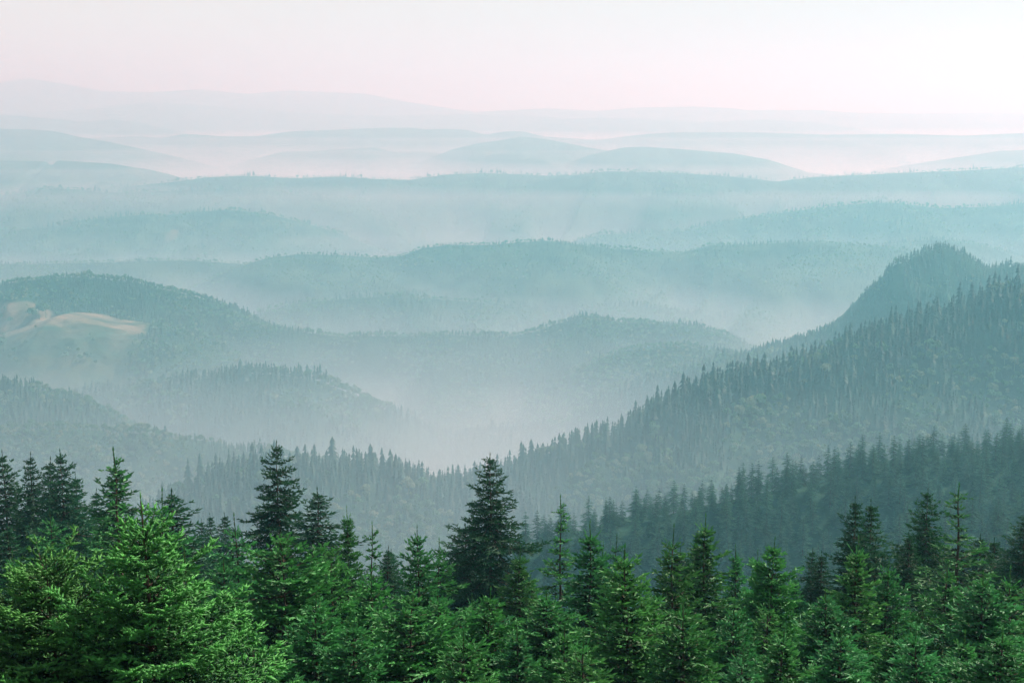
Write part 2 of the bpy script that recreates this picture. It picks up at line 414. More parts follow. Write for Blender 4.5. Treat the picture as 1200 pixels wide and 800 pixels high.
hill('ten', 3000, [(90, 430), (140, 404), (170, 391), (200, 385), (240, 382), (300, 382), (340, 388), (400, 395), (440, 394), (480, 394), (520, 392), (560, 394), (600, 394), (630, 388), (650, 380), (680, 373), (700, 374), (730, 378), (780, 380), (820, 384), (850, 392), (870, 402), (900, 418), (960, 450)],
     m=0.48, spur=.40, spur_w=260, seed=25, rnd=25, smax=1000, label='broad wooded hill in the middle of the valley')
hill('ten_spur', 2700, [(560, 512), (600, 478), (650, 448), (690, 428), (720, 414), (760, 406), (800, 407), (850, 413), (890, 424), (960, 450)],
     m=0.5, spur=.28, spur_w=220, seed=26, rnd=22, smax=800, label='sunlit spur of the broad wooded hill')
hill('mist_low', 2500, [(380, 548), (428, 535), (470, 523), (540, 512), (610, 509), (662, 495), (715, 468), (785, 444), (840, 428), (890, 420), (960, 410)],
     m=0.5, spur=.2, spur_w=200, seed=27, rnd=22, smax=700, label='faint low ridge in the mist behind the long right slope')
hill('mist_left', 2500, [(60, 478), (110, 460), (170, 457), (230, 445), (280, 439), (320, 439), (370, 447), (420, 465), (470, 490), (520, 515), (580, 548)],
     m=0.5, spur=.26, spur_w=200, seed=28, rnd=22, smax=700, label='misty wooded knoll left of the middle')
hill('knob', 2550, [(820, 440), (885, 414), (940, 394), (980, 384), (1000, 368), (1020, 348), (1035, 332), (1044, 316), (1050, 308), (1055, 306), (1062, 309), (1070, 299), (1090, 295), (1110, 294), (1130, 297), (1141, 303), (1150, 311), (1180, 313), (1200, 317), (1320, 332)],
     m=0.70, spur=.42, spur_w=110, seed=29, rnd=8, jag=7, smax=700, label='hill with a steep rocky knob on the right', res=420)
hill('left_low_a', 2150, [(-120, 462), (0, 455), (40, 458), (80, 468), (120, 486), (160, 505), (220, 530)],
     m=0.5, spur=.26, spur_w=150, seed=41, rnd=20, smax=600, label='wooded slope coming in from the left edge')
hill('left_low_b', 1850, [(-120, 515), (0, 508), (60, 502), (100, 505), (180, 511), (240, 523), (300, 532), (350, 539), (400, 544), (480, 560), (560, 590)],
     m=0.45, spur=.26, spur_w=150, seed=42, rnd=20, smax=600, label='mixed wooded slope with pale crowns on the lower left')
hill('long_right', 1600, [(120, 640), (180, 600), (240, 570), (300, 560), (340, 555), (380, 551), (430, 556), (470, 562), (520, 568), (560, 566), (600, 550), (640, 538), (690, 520), (730, 507), (760, 487), (800, 470), (850, 452), (900, 440), (950, 423), (1000, 403), (1050, 387), (1100, 376), (1150, 358), (1200, 346), (1320, 315)],
     m=0.55, slant=0.25, spur=.36, spur_w=170, seed=43, rnd=22, smax=900, label='long wooded slope rising to the right edge', res=360)
hill('mid_right', 760, [(480, 740), (600, 672), (640, 652), (700, 638), (760, 624), (800, 615), (850, 604), (900, 592), (960, 582), (1000, 570), (1040, 563), (1060, 559), (1110, 552), (1150, 552), (1200, 548), (1320, 535)],
     m=0.78, drop=-13, slant=0.12, spur=.2, spur_w=80, seed=44, rnd=14, smax=260, label='near wooded slope on the right in light haze')
hill('mid_right_b', 560, [(880, 760), (960, 700), (1010, 672), (1050, 650), (1080, 642), (1120, 634), (1160, 630), (1200, 622), (1320, 605)],
     m=0.62, slant=0.1, spur=.1, spur_w=60, seed=45, rnd=12, smax=160, label='shoulder of the near slope at the right edge')

# ---------------------------------------------------------------- spruce builder
def norm(a):
    return a / np.maximum(np.linalg.norm(a, axis=-1, keepdims=True), 1e-9)
def twig_mesh(B, D, L, W, T, rng, brush=False, needles=8):
    """needle-covered twigs: crossed lance-shaped blades, or (brush) a three-sided core with splayed needles"""
    n = len(B)
    up = np.tile(np.array([[0.0, 0.0, 1.0]]), (n, 1)) + rng.normal(0, .35, (n, 3))
    S = norm(np.cross(D, up)); U = norm(np.cross(S, D))
    L = L[:, None]; W = W[:, None]
    if not brush:
        P = [B, B + D * L * .45 + S * W * .5, B + D * L, B + D * L * .45 - S * W * .5,
             B + D * L * .4 + U * W * .45, B + D * L * .4 - U * W * .45]
        V = np.stack(P, 1).reshape(-1, 3)
        F = np.array([[0, 1, 2], [0, 2, 3], [0, 4, 2], [0, 2, 5]])
        k = 6
    else:
        c = []
        for a in range(3):
            ca, sa = math.cos(a * 2.094), math.sin(a * 2.094)
            c.append(B + D * L * .25 + (S * ca + U * sa) * W * .38)
        P = [B] + c + [B + D * L]
        F = [[0, 2, 1], [0, 3, 2], [0, 1, 3], [1, 2, 4], [2, 3, 4], [3, 1, 4]]
        k = 5
        for j in range(needles):
            t = .06 + .88 * (j + rng.random((n, 1)) * .6) / needles
            a = rng.random((n, 1)) * 6.283
            rad = S * np.cos(a) + U * np.sin(a) * .8
            o = B + D * L * t
            nd = norm(D * .75 + rad)
            ln = W * (.66 - .2 * t)
            sd_ = norm(np.cross(nd, rad + D * .3)) * W * .15
            P += [o - sd_, o + sd_, o + nd * ln]
            F.append([k, k + 1, k + 2]); k += 3
        V = np.stack(P, 1).reshape(-1, 3)
        F = np.array(F)
    Fc = (F[None] + (np.arange(n) * k)[:, None, None]).reshape(-1, 3)
    tint = np.repeat(T, k)
    return V, Fc, tint
def tube(path, rad, sides=6):
    path = np.array(path, float); rad = np.array(rad, float); n = len(path)
    d = norm(np.gradient(path, axis=0))
    ref = np.array([[0.02, 1.0, 0.03]]) if abs(d[0][2]) > .8 else np.array([[0.0, 0, 1]])
    s = norm(np.cross(d, np.tile(ref, (n, 1)))); u = np.cross(s, d)
    a = np.arange(sides) * 2 * math.pi / sides
    V = (path[:, None] + rad[:, None, None] * (s[:, None] * np.cos(a)[None, :, None] + u[:, None] * np.sin(a)[None, :, None])).reshape(-1, 3)
    F = []
    for i in range(n - 1):
        for j in range(sides):
            p, q = i * sides + j, i * sides + (j + 1) % sides
            F += [[p, q, q + sides], [p, q + sides, p + sides]]
    return V, np.array(F)
def join(parts):
    Vs, Fs, Ts, o = [], [], [], 0
    for p in parts:
        Vs.append(p[0]); Fs.append(p[1] + o); o += len(p[0])
        Ts.append(p[2] if len(p) > 2 else np.zeros(len(p[0])))
    return np.concatenate(Vs), np.concatenate(Fs), np.concatenate(Ts)

def spruce(name, Ht, k, p, Rmax, whorl, nb, ts, seed, mat, brush=False, detail=None, up=42, low=-14, gap=0.0, leader=0.5,
           curl=14, lean=0.0, ragged=.16, needles=8, bare=None, wood=True, lat=.42, wf=1.0):
    """returns dict of meshes: trunk, branches (wood), crown (needles), leader_shoot"""
    rng = np.random.default_rng(seed)
    B, D, L, W, T = [], [], [], [], []
    def put(b, d, l, w, t):
        B.append(b); D.append(norm(d)); L.append(l); W.append(w); T.append(t)
    woods = []
    tx = lambda z: np.array([lean * Ht * math.sin(z / Ht * 2.2) + .04 * math.sin(z * 1.3 + seed), .04 * math.cos(z * 1.1 + seed), z])
    d = leader * .9
    detail = detail or Ht
    while d < Ht * .88:
        deep = d > detail
        tsl = ts * (2.0 if deep else 1.0)
        n = nb + (rng.random() < .4) + (0 if d > 1.2 * ts else -1)
        a0 = rng.random() * 6.28
        sect = rng.normal(0, ragged * .7)
        for b in range(int(n)):
            inter = rng.random() < .3
            dd = d + (rng.uniform(-.5, .5) * whorl if inter else rng.normal(0, .05) * whorl)
            if dd < leader * .6: dd = leader * .6
            if rng.random() < gap: continue
            az = a0 + b * 6.283 / n + rng.normal(0, .22)
            Lb = min(k * dd ** p, Rmax) * (1 + rng.normal(0, ragged) + sect * .5) * (.62 if inter else 1)
            if bare and bare[0] < dd < bare[1]: Lb *= .35
            Lb = max(Lb, .06 * ts)
            tw = min(1.0, max(.32, .25 + dd / (1.3 * ts)))
            e = low + (up - low) * math.exp(-dd / (2.2 + .08 * Ht))
            e = R(e + rng.normal(0, 6))
            m = 6
            s = np.linspace(0, 1, m)
            ee = e + R(curl) * (s - .35) * 1.4
            hd = np.array([math.cos(az), math.sin(az), 0.])
            seg = Lb / (m - 1)
            pts = [tx(Ht - dd)]
            for i in range(m - 1):
                pts.append(pts[-1] + seg * (hd * math.cos(ee[i]) + np.array([0, 0, math.sin(ee[i])])))
            pts = np.array(pts)
            if wood and not deep:
                woods.append(tube(pts, np.linspace(.010 + .006 * Lb, .003, m) * (1 + .35 * (ts - 1)), 3))
            side = np.array([-math.sin(az), math.cos(az), 0.])
            # laterals along the branch
            sp = .15 * tsl
            nl = max(2, int(Lb / sp))
            fr = (np.arange(nl) + rng.random(nl) * .7) / nl
            fr = np.clip(.10 + .90 * fr, 0, 1)
            for sgn in (-1, 1):
                pos = np.stack([np.interp(fr, s, pts[:, c]) for c in range(3)], 1)
                bd = norm(np.stack([np.interp(fr, s, np.gradient(pts[:, c])) for c in range(3)], 1))
                ang = R(50) + rng.normal(0, .16, nl)
                ll = (lat * Lb * (1 - fr) ** .75 * (.55 + .45 * np.sqrt(fr)) + .10 * tsl) * (1 + rng.normal(0, .22, nl))
                ll = np.clip(ll, .08 * tsl * tw, .95 * max(1, ts / 2.2))
                ld = norm(bd * np.cos(ang)[:, None] + sgn * side * np.sin(ang)[:, None] + np.array([0, 0, 1.]) * rng.normal(.02, .14, (nl, 1)))
                # the lateral itself as a chain of twigs
                nseg = int(max(1, min(5, math.ceil(ll.max() / (.20 * tsl)))))
                for q in range(nseg):
                    ok = ll > q * .17 * tsl
                    if not ok.any(): break
                    o = pos + ld * (q * .17 * tsl)
                    o = o + np.array([0, 0, -1.]) * (.05 * (q * .17 * tsl) ** 2)
                    rem = ll - q * .17 * tsl
                    tl = np.minimum(rem + .03, .22 * tsl)
                    tip = np.clip(1 - (rem - tl) / (.3 * tsl), 0, 1) * (.35 + .65 * fr)
                    put(o[ok], ld[ok], tl[ok] * (.3 + .7 * tw), np.full(ok.sum(), .066 * wf) * ts ** .75 * (2 if deep else 1), np.clip(tip[ok] * (.75 + .25 * rng.random(ok.sum())), 0, 1))
                    # sub twigs
                    for sg in (-1, 1):
                        keep = ok & (rem > .05) & (rng.random(nl) < (.9 if not deep else .5))
                        if not keep.any(): continue
                        f2 = rng.random(keep.sum()) * .8 + .1
                        o2 = o[keep] + ld[keep] * (f2 * tl[keep])[:, None]
                        sd2 = norm(np.cross(ld[keep], np.array([0, 0, 1.])))
                        d2 = norm(ld[keep] * .72 + sg * sd2 * .65 + np.array([0, 0, 1.]) * rng.normal(.02, .28, (keep.sum(), 1)))
                        l2 = (.10 + .07 * rng.random(keep.sum())) * tsl * tw
                        put(o2, d2, l2, np.full(keep.sum(), .062 * wf) * ts ** .75 * (2 if deep else 1), np.clip(tip[keep] * .8 + .15 * rng.random(keep.sum()), 0, 1))
            # the branch axis
            na = max(2, int(Lb / (.16 * tsl)))
            fa = np.linspace(.12, .97, na)
            pos = np.stack([np.interp(fa, s, pts[:, c]) for c in range(3)], 1)
            bd = norm(np.stack([np.interp(fa, s, np.gradient(pts[:, c])) for c in range(3)], 1))
            put(pos, bd, np.full(na, .20 * tsl * tw), np.full(na, .066 * wf) * ts ** .75, np.clip(fa ** 2, 0, 1))
            pos = pos + rng.normal(0, .01, pos.shape)
            put(pos, norm(bd * .8 + np.array([0, 0, 1.]) * .7 + side * rng.normal(0, .3, (na, 1))), np.full(na, .12 * tsl * tw), np.full(na, .062 * wf) * ts ** .75, np.clip(fa ** 2, 0, 1))
        d += whorl * (1 + rng.normal(0, .12)) * (1.25 if deep else 1)
    out = {}
    V, Fc, tn = twig_mesh(np.concatenate(B), np.concatenate(D), np.concatenate(L), np.concatenate(W), np.concatenate(T), rng, brush, needles)
    out['crown'] = np_mesh(name + '_crown', V, Fc, 3, mat, False, tn)
    zz = np.linspace(0, Ht - .15, 14)
    rr = (Ht - zz) / Ht * (.012 * Ht) + .008
    out['trunk'] = np_mesh(name + '_trunk', *tube([tx(z) for z in zz], rr, 7), 3, M_BARK, True)
    if woods:
        Vw, Fw, _ = join(woods)
        out['branches'] = np_mesh(name + '_branches', Vw, Fw, 3, M_BARK, True)
    # leader: upright needle-covered shoot with a ring of side shoots
    b, dr, ln, wd, tt = [], [], [], [], []
    nseg = max(3, int(leader / (.10 * ts)))
    for i in range(nseg):
        z = Ht - leader + leader * i / nseg
        b.append(tx(z)); dr.append(np.array([rng.normal(0, .04), rng.normal(0, .04), 1])); ln.append(leader / nseg * 1.5); wd.append(.05 * ts ** .75); tt.append(.55)
    for j in range(5 if ts < 4 else 0):
        a = j * 1.2566 + rng.normal(0, .2)
        l_ = leader * rng.uniform(.35, .6) * (1 if ts < 2 else .55)
        o = tx(Ht - leader * rng.uniform(.82, .98))
        dd_ = norm(np.array([math.cos(a), math.sin(a), rng.uniform(.9, 1.6)]))
        for i in range(3):
            b.append(o + dd_ * l_ * i / 3); dr.append(dd_); ln.append(l_ / 3 * 1.4); wd.append(.045 * ts ** .75); tt.append(.8)
    V, Fc, tn = twig_mesh(np.array(b), norm(np.array(dr)), np.array(ln), np.array(wd), np.array(tt), rng, brush, needles)
    Vs, Fs = tube([tx(z) for z in np.linspace(Ht - leader * 1.1, Ht - .02, 4)], [.014 * ts ** .5, .010 * ts ** .5, .008 * ts ** .5, .003], 4)
    V, Fc, tn = join([(V, Fc, tn), (Vs, Fs, np.full(len(Vs), .3))])
    out['leader_shoot'] = np_mesh(name + '_leader', V, Fc, 3, mat, False, tn)
    out['H'] = Ht
    out['tris'] = sum(len(v.polygons) for k_, v in out.items() if hasattr(v, 'polygons'))
    return out

PROTO = {}
PROTO['near_a'] = spruce('near_a', 13.5, .62, 1.0, 2.6, .30, 7, 1.15, 101, M_NEAR, True, 4.6, up=50, low=-4, leader=1.0, curl=22, ragged=.14, needles=8, wf=1.15)
PROTO['near_b'] = spruce('near_b', 13.0, 1.10, .62, 2.8, .30, 7, 1.25, 102, M_NEAR, True, 4.2, up=52, low=0, leader=.6, curl=24, ragged=.18, needles=8, wf=1.1)
PROTO['young_a'] = spruce('young_a', 13.5, .45, .90, 2.1, .38, 7, 1.7, 111, M_YOUNG, False, 8.0, up=44, low=-6, leader=1.0, curl=20, ragged=.2)
PROTO['young_b'] = spruce('young_b', 14.0, .34, .92, 1.8, .38, 7, 1.7, 112, M_YOUNG, False, 8.0, up=40, low=-10, leader=1.15, curl=18, ragged=.22)
PROTO['young_d'] = spruce('young_d', 15.0, .38, .88, 1.9, .44, 6, 1.8, 117, M_YOUNG, False, 8.0, up=46, low=-16, leader=1.25, curl=26, ragged=.34, gap=.12)
PROTO['young_e'] = spruce('young_e', 13.5, .50, .86, 2.2, .36, 8, 1.7, 119, M_YOUNG, False, 7.5, up=36, low=-2, leader=.8, curl=14, ragged=.26)
PROTO['young_c'] = spruce('young_c', 13.0, 0.90, .72, 2.6, .40, 7, 1.7, 113, M_YOUNG, False, 7.5, up=40, low=-4, leader=.45, curl=20, ragged=.22)
PROTO['dark_a'] = spruce('dark_a', 23.0, .66, .84, 4.0, .52, 8, 2.9, 121, M_DARK, False, 15, up=30, low=-24, leader=.9, curl=30, ragged=.3, gap=.06, lat=.30, wf=.85)
PROTO['dark_b'] = spruce('dark_b', 23.0, .50, .84, 3.2, .48, 8, 2.9, 122, M_DARK, False, 15, up=34, low=-20, leader=1.1, curl=24, ragged=.28, gap=.05, lat=.30, wf=.85)
PROTO['sparse'] = spruce('sparse', 19.0, .46, .72, 2.6, .72, 5, 2.3, 123, M_YOUNG, False, 12, up=40, low=-8, leader=1.3, curl=26, ragged=.3, gap=.18, bare=(2.0, 3.4))
print('TRIS', {k_: v['tris'] for k_, v in PROTO.items()})

GRP_FRONT = 'spruces along the front of the view'
def plant(proto, px, py, Y, label, w=1.0, rot=None, group=GRP_FRONT, parts=True, rng=random.Random(5)):
    x, y, z = [float(v) for v in at(px, py, Y)]
    g = float(ground_z(x, y)) - .2
    if proto in ('young_a', 'young_b') and rng.random() < .5: proto = 'young_e' if proto == 'young_a' else 'young_d'
    p = PROTO[proto]
    s = (z - g) / p['H']
    root = bpy.data.objects.new('spruce_tree', None)
    COL.objects.link(root)
    root.location = (x, y, g)
    sw = w * (s ** .3)
    root.scale = (sw, sw, s)
    root.rotation_euler = (R(rng.uniform(-1.2, 1.2)), R(rng.uniform(-1.2, 1.2)), rng.uniform(0, 6.28) if rot is None else rot)
    root['label'] = label; root['category'] = 'spruce tree'; root['group'] = group
    for nm in ('trunk', 'branches', 'crown', 'leader_shoot'):
        if nm in p:
            o = link(nm, p[nm], root)
            if nm in ('crown', 'branches'): o['kind'] = 'stuff'
    return root
FRONT = [
 # proto, px, py, Y, width, label
 ('near_a', 171, 575, 26, 1.0, 'large bright green young spruce with fresh shoots in front on the left'),
 ('near_b', 61, 640, 27, 1.0, 'bright bushy spruce in the lower left corner'),
 ('young_c', 326, 628, 47, 1.15, 'broad bright green spruce crown in front of the tall spiky spruce on the left'),
 ('dark_a', 318, 517, 112, .82, 'tall spiky spruce standing high on the left with open branches'),
 ('dark_b', 369, 571, 108, 1.15, 'dark spruce just right of the tall spiky spruce'),
 ('dark_a', 575, 529, 104, .85, 'tallest dark spruce alone at the middle of the view'),
 ('dark_b', 543, 612, 108, 1.4, 'dark low spruce leaning against the left side of the tallest middle spruce'),
 ('sparse', 658, 582, 84, .9, 'thin sparse-topped spruce right of the tallest middle spruce'),
 ('dark_b', 7, 527, 150, 1.1, 'dark spruce cut by the left edge'),
 ('dark_b', 33, 529, 148, .95, 'second dark spruce from the left edge'),
 ('dark_b', 52, 537, 142, .9, 'slim dark spruce between the pair at the left edge and the pointed one'),
 ('dark_a', 75, 527, 128, .85, 'tall pointed dark spruce on the left beside the three at the edge'),
 ('dark_b', 89, 552, 146, .9, 'dark spruce half hidden behind the tall pointed one on the left'),
 ('dark_b', 108, 574, 165, .9, 'small hazy spruce top in the gap on the left'),
 ('sparse', 139, 524, 76, 1.2, 'ragged dark spruce with a long bare leader on the left'),
 ('dark_b', 130, 538, 88, 1.0, 'dark blunt-topped spruce against the one with the long bare leader'),
 ('dark_b', 208, 573, 92, 1.25, 'dark spruce behind the large bright young spruce'),
 ('young_b', 184, 572, 60, 1.0, 'green spruce top just right of the large bright young spruce leader'),
 ('dark_b', 234, 608, 190, .8, 'small hazy spruce on the left side of the gap below the misty slope'),
 ('dark_b', 249, 602, 200, .8, 'middle one of the small hazy spruces in the left gap'),
 ('dark_b', 266, 601, 185, .95, 'rightmost of the small hazy spruces in the left gap'),
 ('young_b', 283, 600, 62, .95, 'green spruce with a long thin leader left of the tall spiky spruce'),
 ('young_b', 223, 642, 44, 1.1, 'green young spruce with a tall shoot right of the large bright one'),
 ('young_a', 255, 650, 52, 1.0, 'rounded green spruce under the hazy gap on the left'),
 ('young_b', 409, 594, 82, .8, 'slim green spruce with pale leader right of the dark one'),
 ('sparse', 430, 610, 70, .8, 'thin spruce with stepped side shoots left of centre'),
 ('dark_b', 449, 640, 100, .8, 'short dark spruce in the gap left of centre'),
 ('dark_b', 459, 644, 125, .8, 'small hazy spruce left of centre'),
 ('young_a', 488, 615, 66, .85, 'green conical spruce left of the tallest middle spruce'),
 ('young_b', 507, 631, 70, .95, 'twin green spruce right behind the conical one left of centre'),
 ('young_a', 440, 668, 50, 1.05, 'full green spruce in front left of centre'),
 ('young_c', 388, 640, 58, .9, 'green spruce filling the space between the dark pair and the centre'),
 ('young_b', 607, 640, 72, 1.1, 'green spruce at the right foot of the tallest middle spruce'),
 ('young_a', 566, 690, 50, .95, 'small green spruce in front of the tallest middle spruce'),
 ('young_b', 687, 611, 58, 1.1, 'green spruce with upright side shoots right of the thin sparse one'),
 ('young_b', 700, 634, 66, .8, 'narrow green spruce against the one with upright side shoots'),
 ('young_b', 719, 626, 78, .85, 'green spruce between the two clumps right of centre'),
 ('young_a', 741, 640, 46, 1.1, 'large light green spruce right of centre in front'),
 ('young_b', 786, 614, 56, .9, 'pointed green spruce with a clean trunk right of centre'),
 ('dark_b', 795, 640, 84, .8, 'small dark spruce behind the pointed green one'),
 ('young_b', 829, 604, 66, 1.15, 'darker green spruce standing up in the right half with full crown'),
 ('dark_b', 816, 632, 90, .8, 'small spruce top left of the full darker green one'),
 ('young_b', 867, 638, 74, .9, 'left one of three close green spruces in the right half'),
 ('young_b', 890, 643, 78, .8, 'middle one of three close green spruces in the right half'),
 ('young_a', 904, 630, 60, .95, 'right one of three close green spruces in the right half'),
 ('young_b', 934, 668, 86, .8, 'low green spruce between the three close ones and the slim pair'),
 ('dark_b', 951, 641, 98, .6, 'slim dark spruce, left of the slim pair on the right'),
 ('dark_b', 963, 646, 92, .7, 'slim dark spruce, right of the slim pair on the right'),
 ('dark_b', 1004, 580, 88, .72, 'left of two tall dark spruces standing close on the right'),
 ('dark_b', 1024, 586, 92, .78, 'right of two tall dark spruces standing close on the right'),
 ('dark_a', 1089, 573, 98, .7, 'tall dark open spruce between the close pair and the right edge'),
 ('dark_b', 1070, 622, 90, .8, 'small dark spruce at the left side of the tall open one on the right'),
 ('sparse', 1133, 567, 86, 1.3, 'tall ragged spruce with a visible trunk near the right edge'),
 ('dark_b', 1152, 626, 96, .9, 'dark spruce right of the tall ragged one near the right edge'),
 ('dark_b', 1170, 630, 104, .9, 'dark rounded spruce near the right edge'),
 ('dark_a', 1199, 601, 92, .8, 'dark tall spruce cut by the right edge'),
 ('young_b', 1008, 628, 54, 1.0, 'green spruce in front of the close tall pair on the right'),
 ('young_a', 1045, 655, 58, .9, 'green spruce beneath the gap right of the close tall pair'),
 ('young_b', 1105, 655, 56, 1.0, 'green spruce in front of the tall open one on the right'),
 ('young_a', 1150, 668, 50, 1.05, 'broad green spruce in front near the right edge'),
 ('young_b', 1192, 662, 54, 1.0, 'green spruce in the lower right corner'),
 ('young_a', 975, 690, 50, 1.0, 'low green spruce in front of the slim dark pair'),
]
for pr, px_, py_, Y_, w_, lb in FRONT:
    plant(pr, px_, py_, Y_, lb, w_)
# crowns packed between them lower down
rf = random.Random(11)
FILL = [(25, 700, 36), (120, 700, 40), (300, 735, 38), (365, 700, 44), (410, 720, 42), (480, 690, 46), (520, 680, 56), (530, 735, 40), (600, 720, 44), (640, 680, 52),
        (655, 730, 42), (700, 730, 40), (790, 700, 44), (810, 690, 52), (850, 700, 48), (865, 750, 38), (920, 730, 40), (900, 700, 50), (1000, 730, 42), (1040, 720, 44), (1090, 730, 40),
        (1120, 720, 44), (1180, 730, 38), (350, 660, 66), (230, 690, 58), (20, 650, 70), (110, 640, 72), (0, 610, 95), (60, 600, 105), (120, 610, 100), (170, 620, 95), (630, 655, 78), (760, 665, 80),
        (840, 665, 84), (990, 665, 80), (1060, 665, 82), (1130, 650, 88), (1185, 640, 90), (470, 665, 80), (590, 690, 60), (545, 660, 84), (290, 655, 85), (400, 650, 86), (740, 690, 60), (945, 700, 66), (1210, 680, 60), (-15, 690, 40), (1215, 740, 40), (1085, 690, 60)]
ANCHORS = [(10, 'the left edge'), (165, 'the large bright young spruce'), (318, 'the tall spiky spruce'), (430, 'the thin stepped spruce'), (488, 'the conical spruce left of centre'),
           (575, 'the tallest dark spruce'), (658, 'the thin sparse-topped spruce'), (741, 'the light green spruce right of centre'), (829, 'the full darker green spruce'),
           (900, 'the three close green spruces'), (957, 'the slim dark pair'), (1013, 'the close tall pair'), (1089, 'the tall open spruce'), (1133, 'the tall ragged spruce'), (1199, 'the right edge')]
USED = set()
def fill_label(px, py, Y):
    row = 'front row' if Y < 41 else 'second row' if Y < 50 else 'third row' if Y < 70 else 'back row'
    order = sorted(ANCHORS, key=lambda a: abs(a[0] - px))
    for ax, nm in order:
        side = 'beside' if 'edge' in nm else 'directly below' if abs(px - ax) < 12 else 'left of' if px < ax else 'right of'
        for size in ('lower', 'smaller', 'half hidden'):
            lb = '%s green crown in the %s %s %s' % (size, row, side, nm)
            if lb not in USED:
                USED.add(lb); return lb
for px_, py_, Y_ in FILL:
    if Y_ > 50 and px_ > 400: py_ += 24 if Y_ > 70 else 12
    plant(rf.choice(['young_a', 'young_b', 'young_b', 'young_a', 'young_c']) if Y_ < 70 else rf.choice(['dark_b', 'young_b', 'young_a']), px_ + rf.uniform(-8, 8), py_ + rf.uniform(-8, 18), Y_,
          fill_label(px_, py_, Y_), rf.uniform(.9, 1.15), group='lower crowns packed between the front spruces')


# ---------------------------------------------------------------- trees of the slopes
def slope_spruce(name, Ht, rad, tiers, pts, seed, mat, droop=.35, jag=.45, base=.06):
    """spruce for the far slopes: ragged tiers of drooping bough sprays round a trunk"""
    rng = np.random.default_rng(seed)
    V, F, T = [], [], []
    for i in range(tiers):
        f = (i + .5 * rng.random()) / tiers
        z = Ht * (1 - f * (1 - base)); r = rad * (.06 + f ** .9) * rng.uniform(.85, 1.15)
        zt = min(Ht, z + Ht / tiers * 1.35)
        a0 = rng.random() * 6.28
        n = pts + int(3 * f)
        o = len(V)
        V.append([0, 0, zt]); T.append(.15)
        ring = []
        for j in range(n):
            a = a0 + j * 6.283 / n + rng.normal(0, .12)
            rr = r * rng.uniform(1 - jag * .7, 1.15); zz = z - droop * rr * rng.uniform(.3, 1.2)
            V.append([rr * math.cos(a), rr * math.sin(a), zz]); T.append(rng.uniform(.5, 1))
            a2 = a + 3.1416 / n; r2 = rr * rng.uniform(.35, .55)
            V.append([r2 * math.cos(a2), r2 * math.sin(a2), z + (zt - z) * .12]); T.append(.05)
        m = 2 * n
        for j in range(m):
            F.append([o, o + 1 + j, o + 1 + (j + 1) % m])
    return np_mesh(name, np.array(V), np.array(F), 3, mat, False, np.array(T))
def leafy(name, Ht, rad, quads, size, seed, mat, lobes=7):
    """broadleaf crown: many leaf sprays spread over and inside a cluster of lobes"""
    rng = np.random.default_rng(seed)
    C = [np.array([0, 0, Ht * .62])] ; Rr = [rad * .72]
    for i in range(lobes):
        a = rng.random() * 6.28; e = rng.uniform(-.3, 1.2)
        C.append(np.array([math.cos(a) * math.cos(e) * rad * .55, math.sin(a) * math.cos(e) * rad * .55, Ht * .62 + math.sin(e) * (Ht * .27)]))
        Rr.append(rad * rng.uniform(.34, .55))
    V, F, T = [], [], []
    C = np.array(C); Rr = np.array(Rr)
    for q in range(quads):
        i = rng.integers(0, len(C))
        d = rng.normal(0, 1, 3); d[2] = abs(d[2]) * .9 + d[2] * .35; d /= np.linalg.norm(d)
        p = C[i] + d * Rr[i] * rng.uniform(.72, 1.05) * np.array([1, 1, .85])
        nrm = norm((d + rng.normal(0, .45, 3))[None])[0]
        u = norm(np.cross(nrm, rng.normal(0, 1, 3))[None])[0]; v = np.cross(nrm, u)
        sz = size * rng.uniform(.6, 1.25)
        o = len(V)
        for cu, cv in ((-1, -.6), (.1, -1.), (1, .2), (-.2, .9)):
            V.append(p + u * cu * sz + v * cv * sz + nrm * rng.normal(0, .12) * sz)
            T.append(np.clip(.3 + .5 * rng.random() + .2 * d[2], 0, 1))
        F.append([o, o + 1, o + 2]); F.append([o, o + 2, o + 3])
    tv, tf = tube([(0, 0, 0), (.1, 0, Ht * .3), (0, .1, Ht * .6)], [rad * .07, rad * .05, rad * .03], 5)
    V, F, T = join([(np.array(V), np.array(F), np.array(T)), (tv, tf, np.zeros(len(tv)))])
    return np_mesh(name, V, F, 3, mat, False, T)

MID = [spruce('slope%d' % i, 26, kk, .93, rr, 1.45, 6, 4.6, 200 + i, M_MID, False, 26, up=18, low=-26, leader=1.3, curl=24, ragged=.32, gap=.08, wood=False, lat=.34)
       for i, (kk, rr) in enumerate([(.50, 5.6), (.41, 5.0), (.58, 6.2), (.46, 5.4)])]
FARS = [slope_spruce('far_spruce%d' % i, 22, rr, 8, 7, 300 + i, M_FARN) for i, rr in enumerate((5.0, 5.8, 4.6, 6.2))]
TINYS = [slope_spruce('tiny_spruce%d' % i, 20, rr, 4, 5, 320 + i, M_FARN) for i, rr in enumerate((4.8, 5.6, 6.2))]
LEAFS = [leafy('leafy%d' % i, hh, rr, 260, 1.15, 340 + i, M_BROAD) for i, (hh, rr) in enumerate(((17, 6.5), (15, 6.8), (19, 6.0)))]
TLEAFS = [leafy('tiny_leafy%d' % i, hh, rr, 40, 2.6, 360 + i, M_BROAD, 4) for i, (hh, rr) in enumerate(((15, 6.5), (13, 7.0), (16, 6.0)))]
print('MIDTRIS', [m['tris'] for m in MID], [len(m.polygons) for m in FARS + TINYS + LEAFS + TLEAFS])

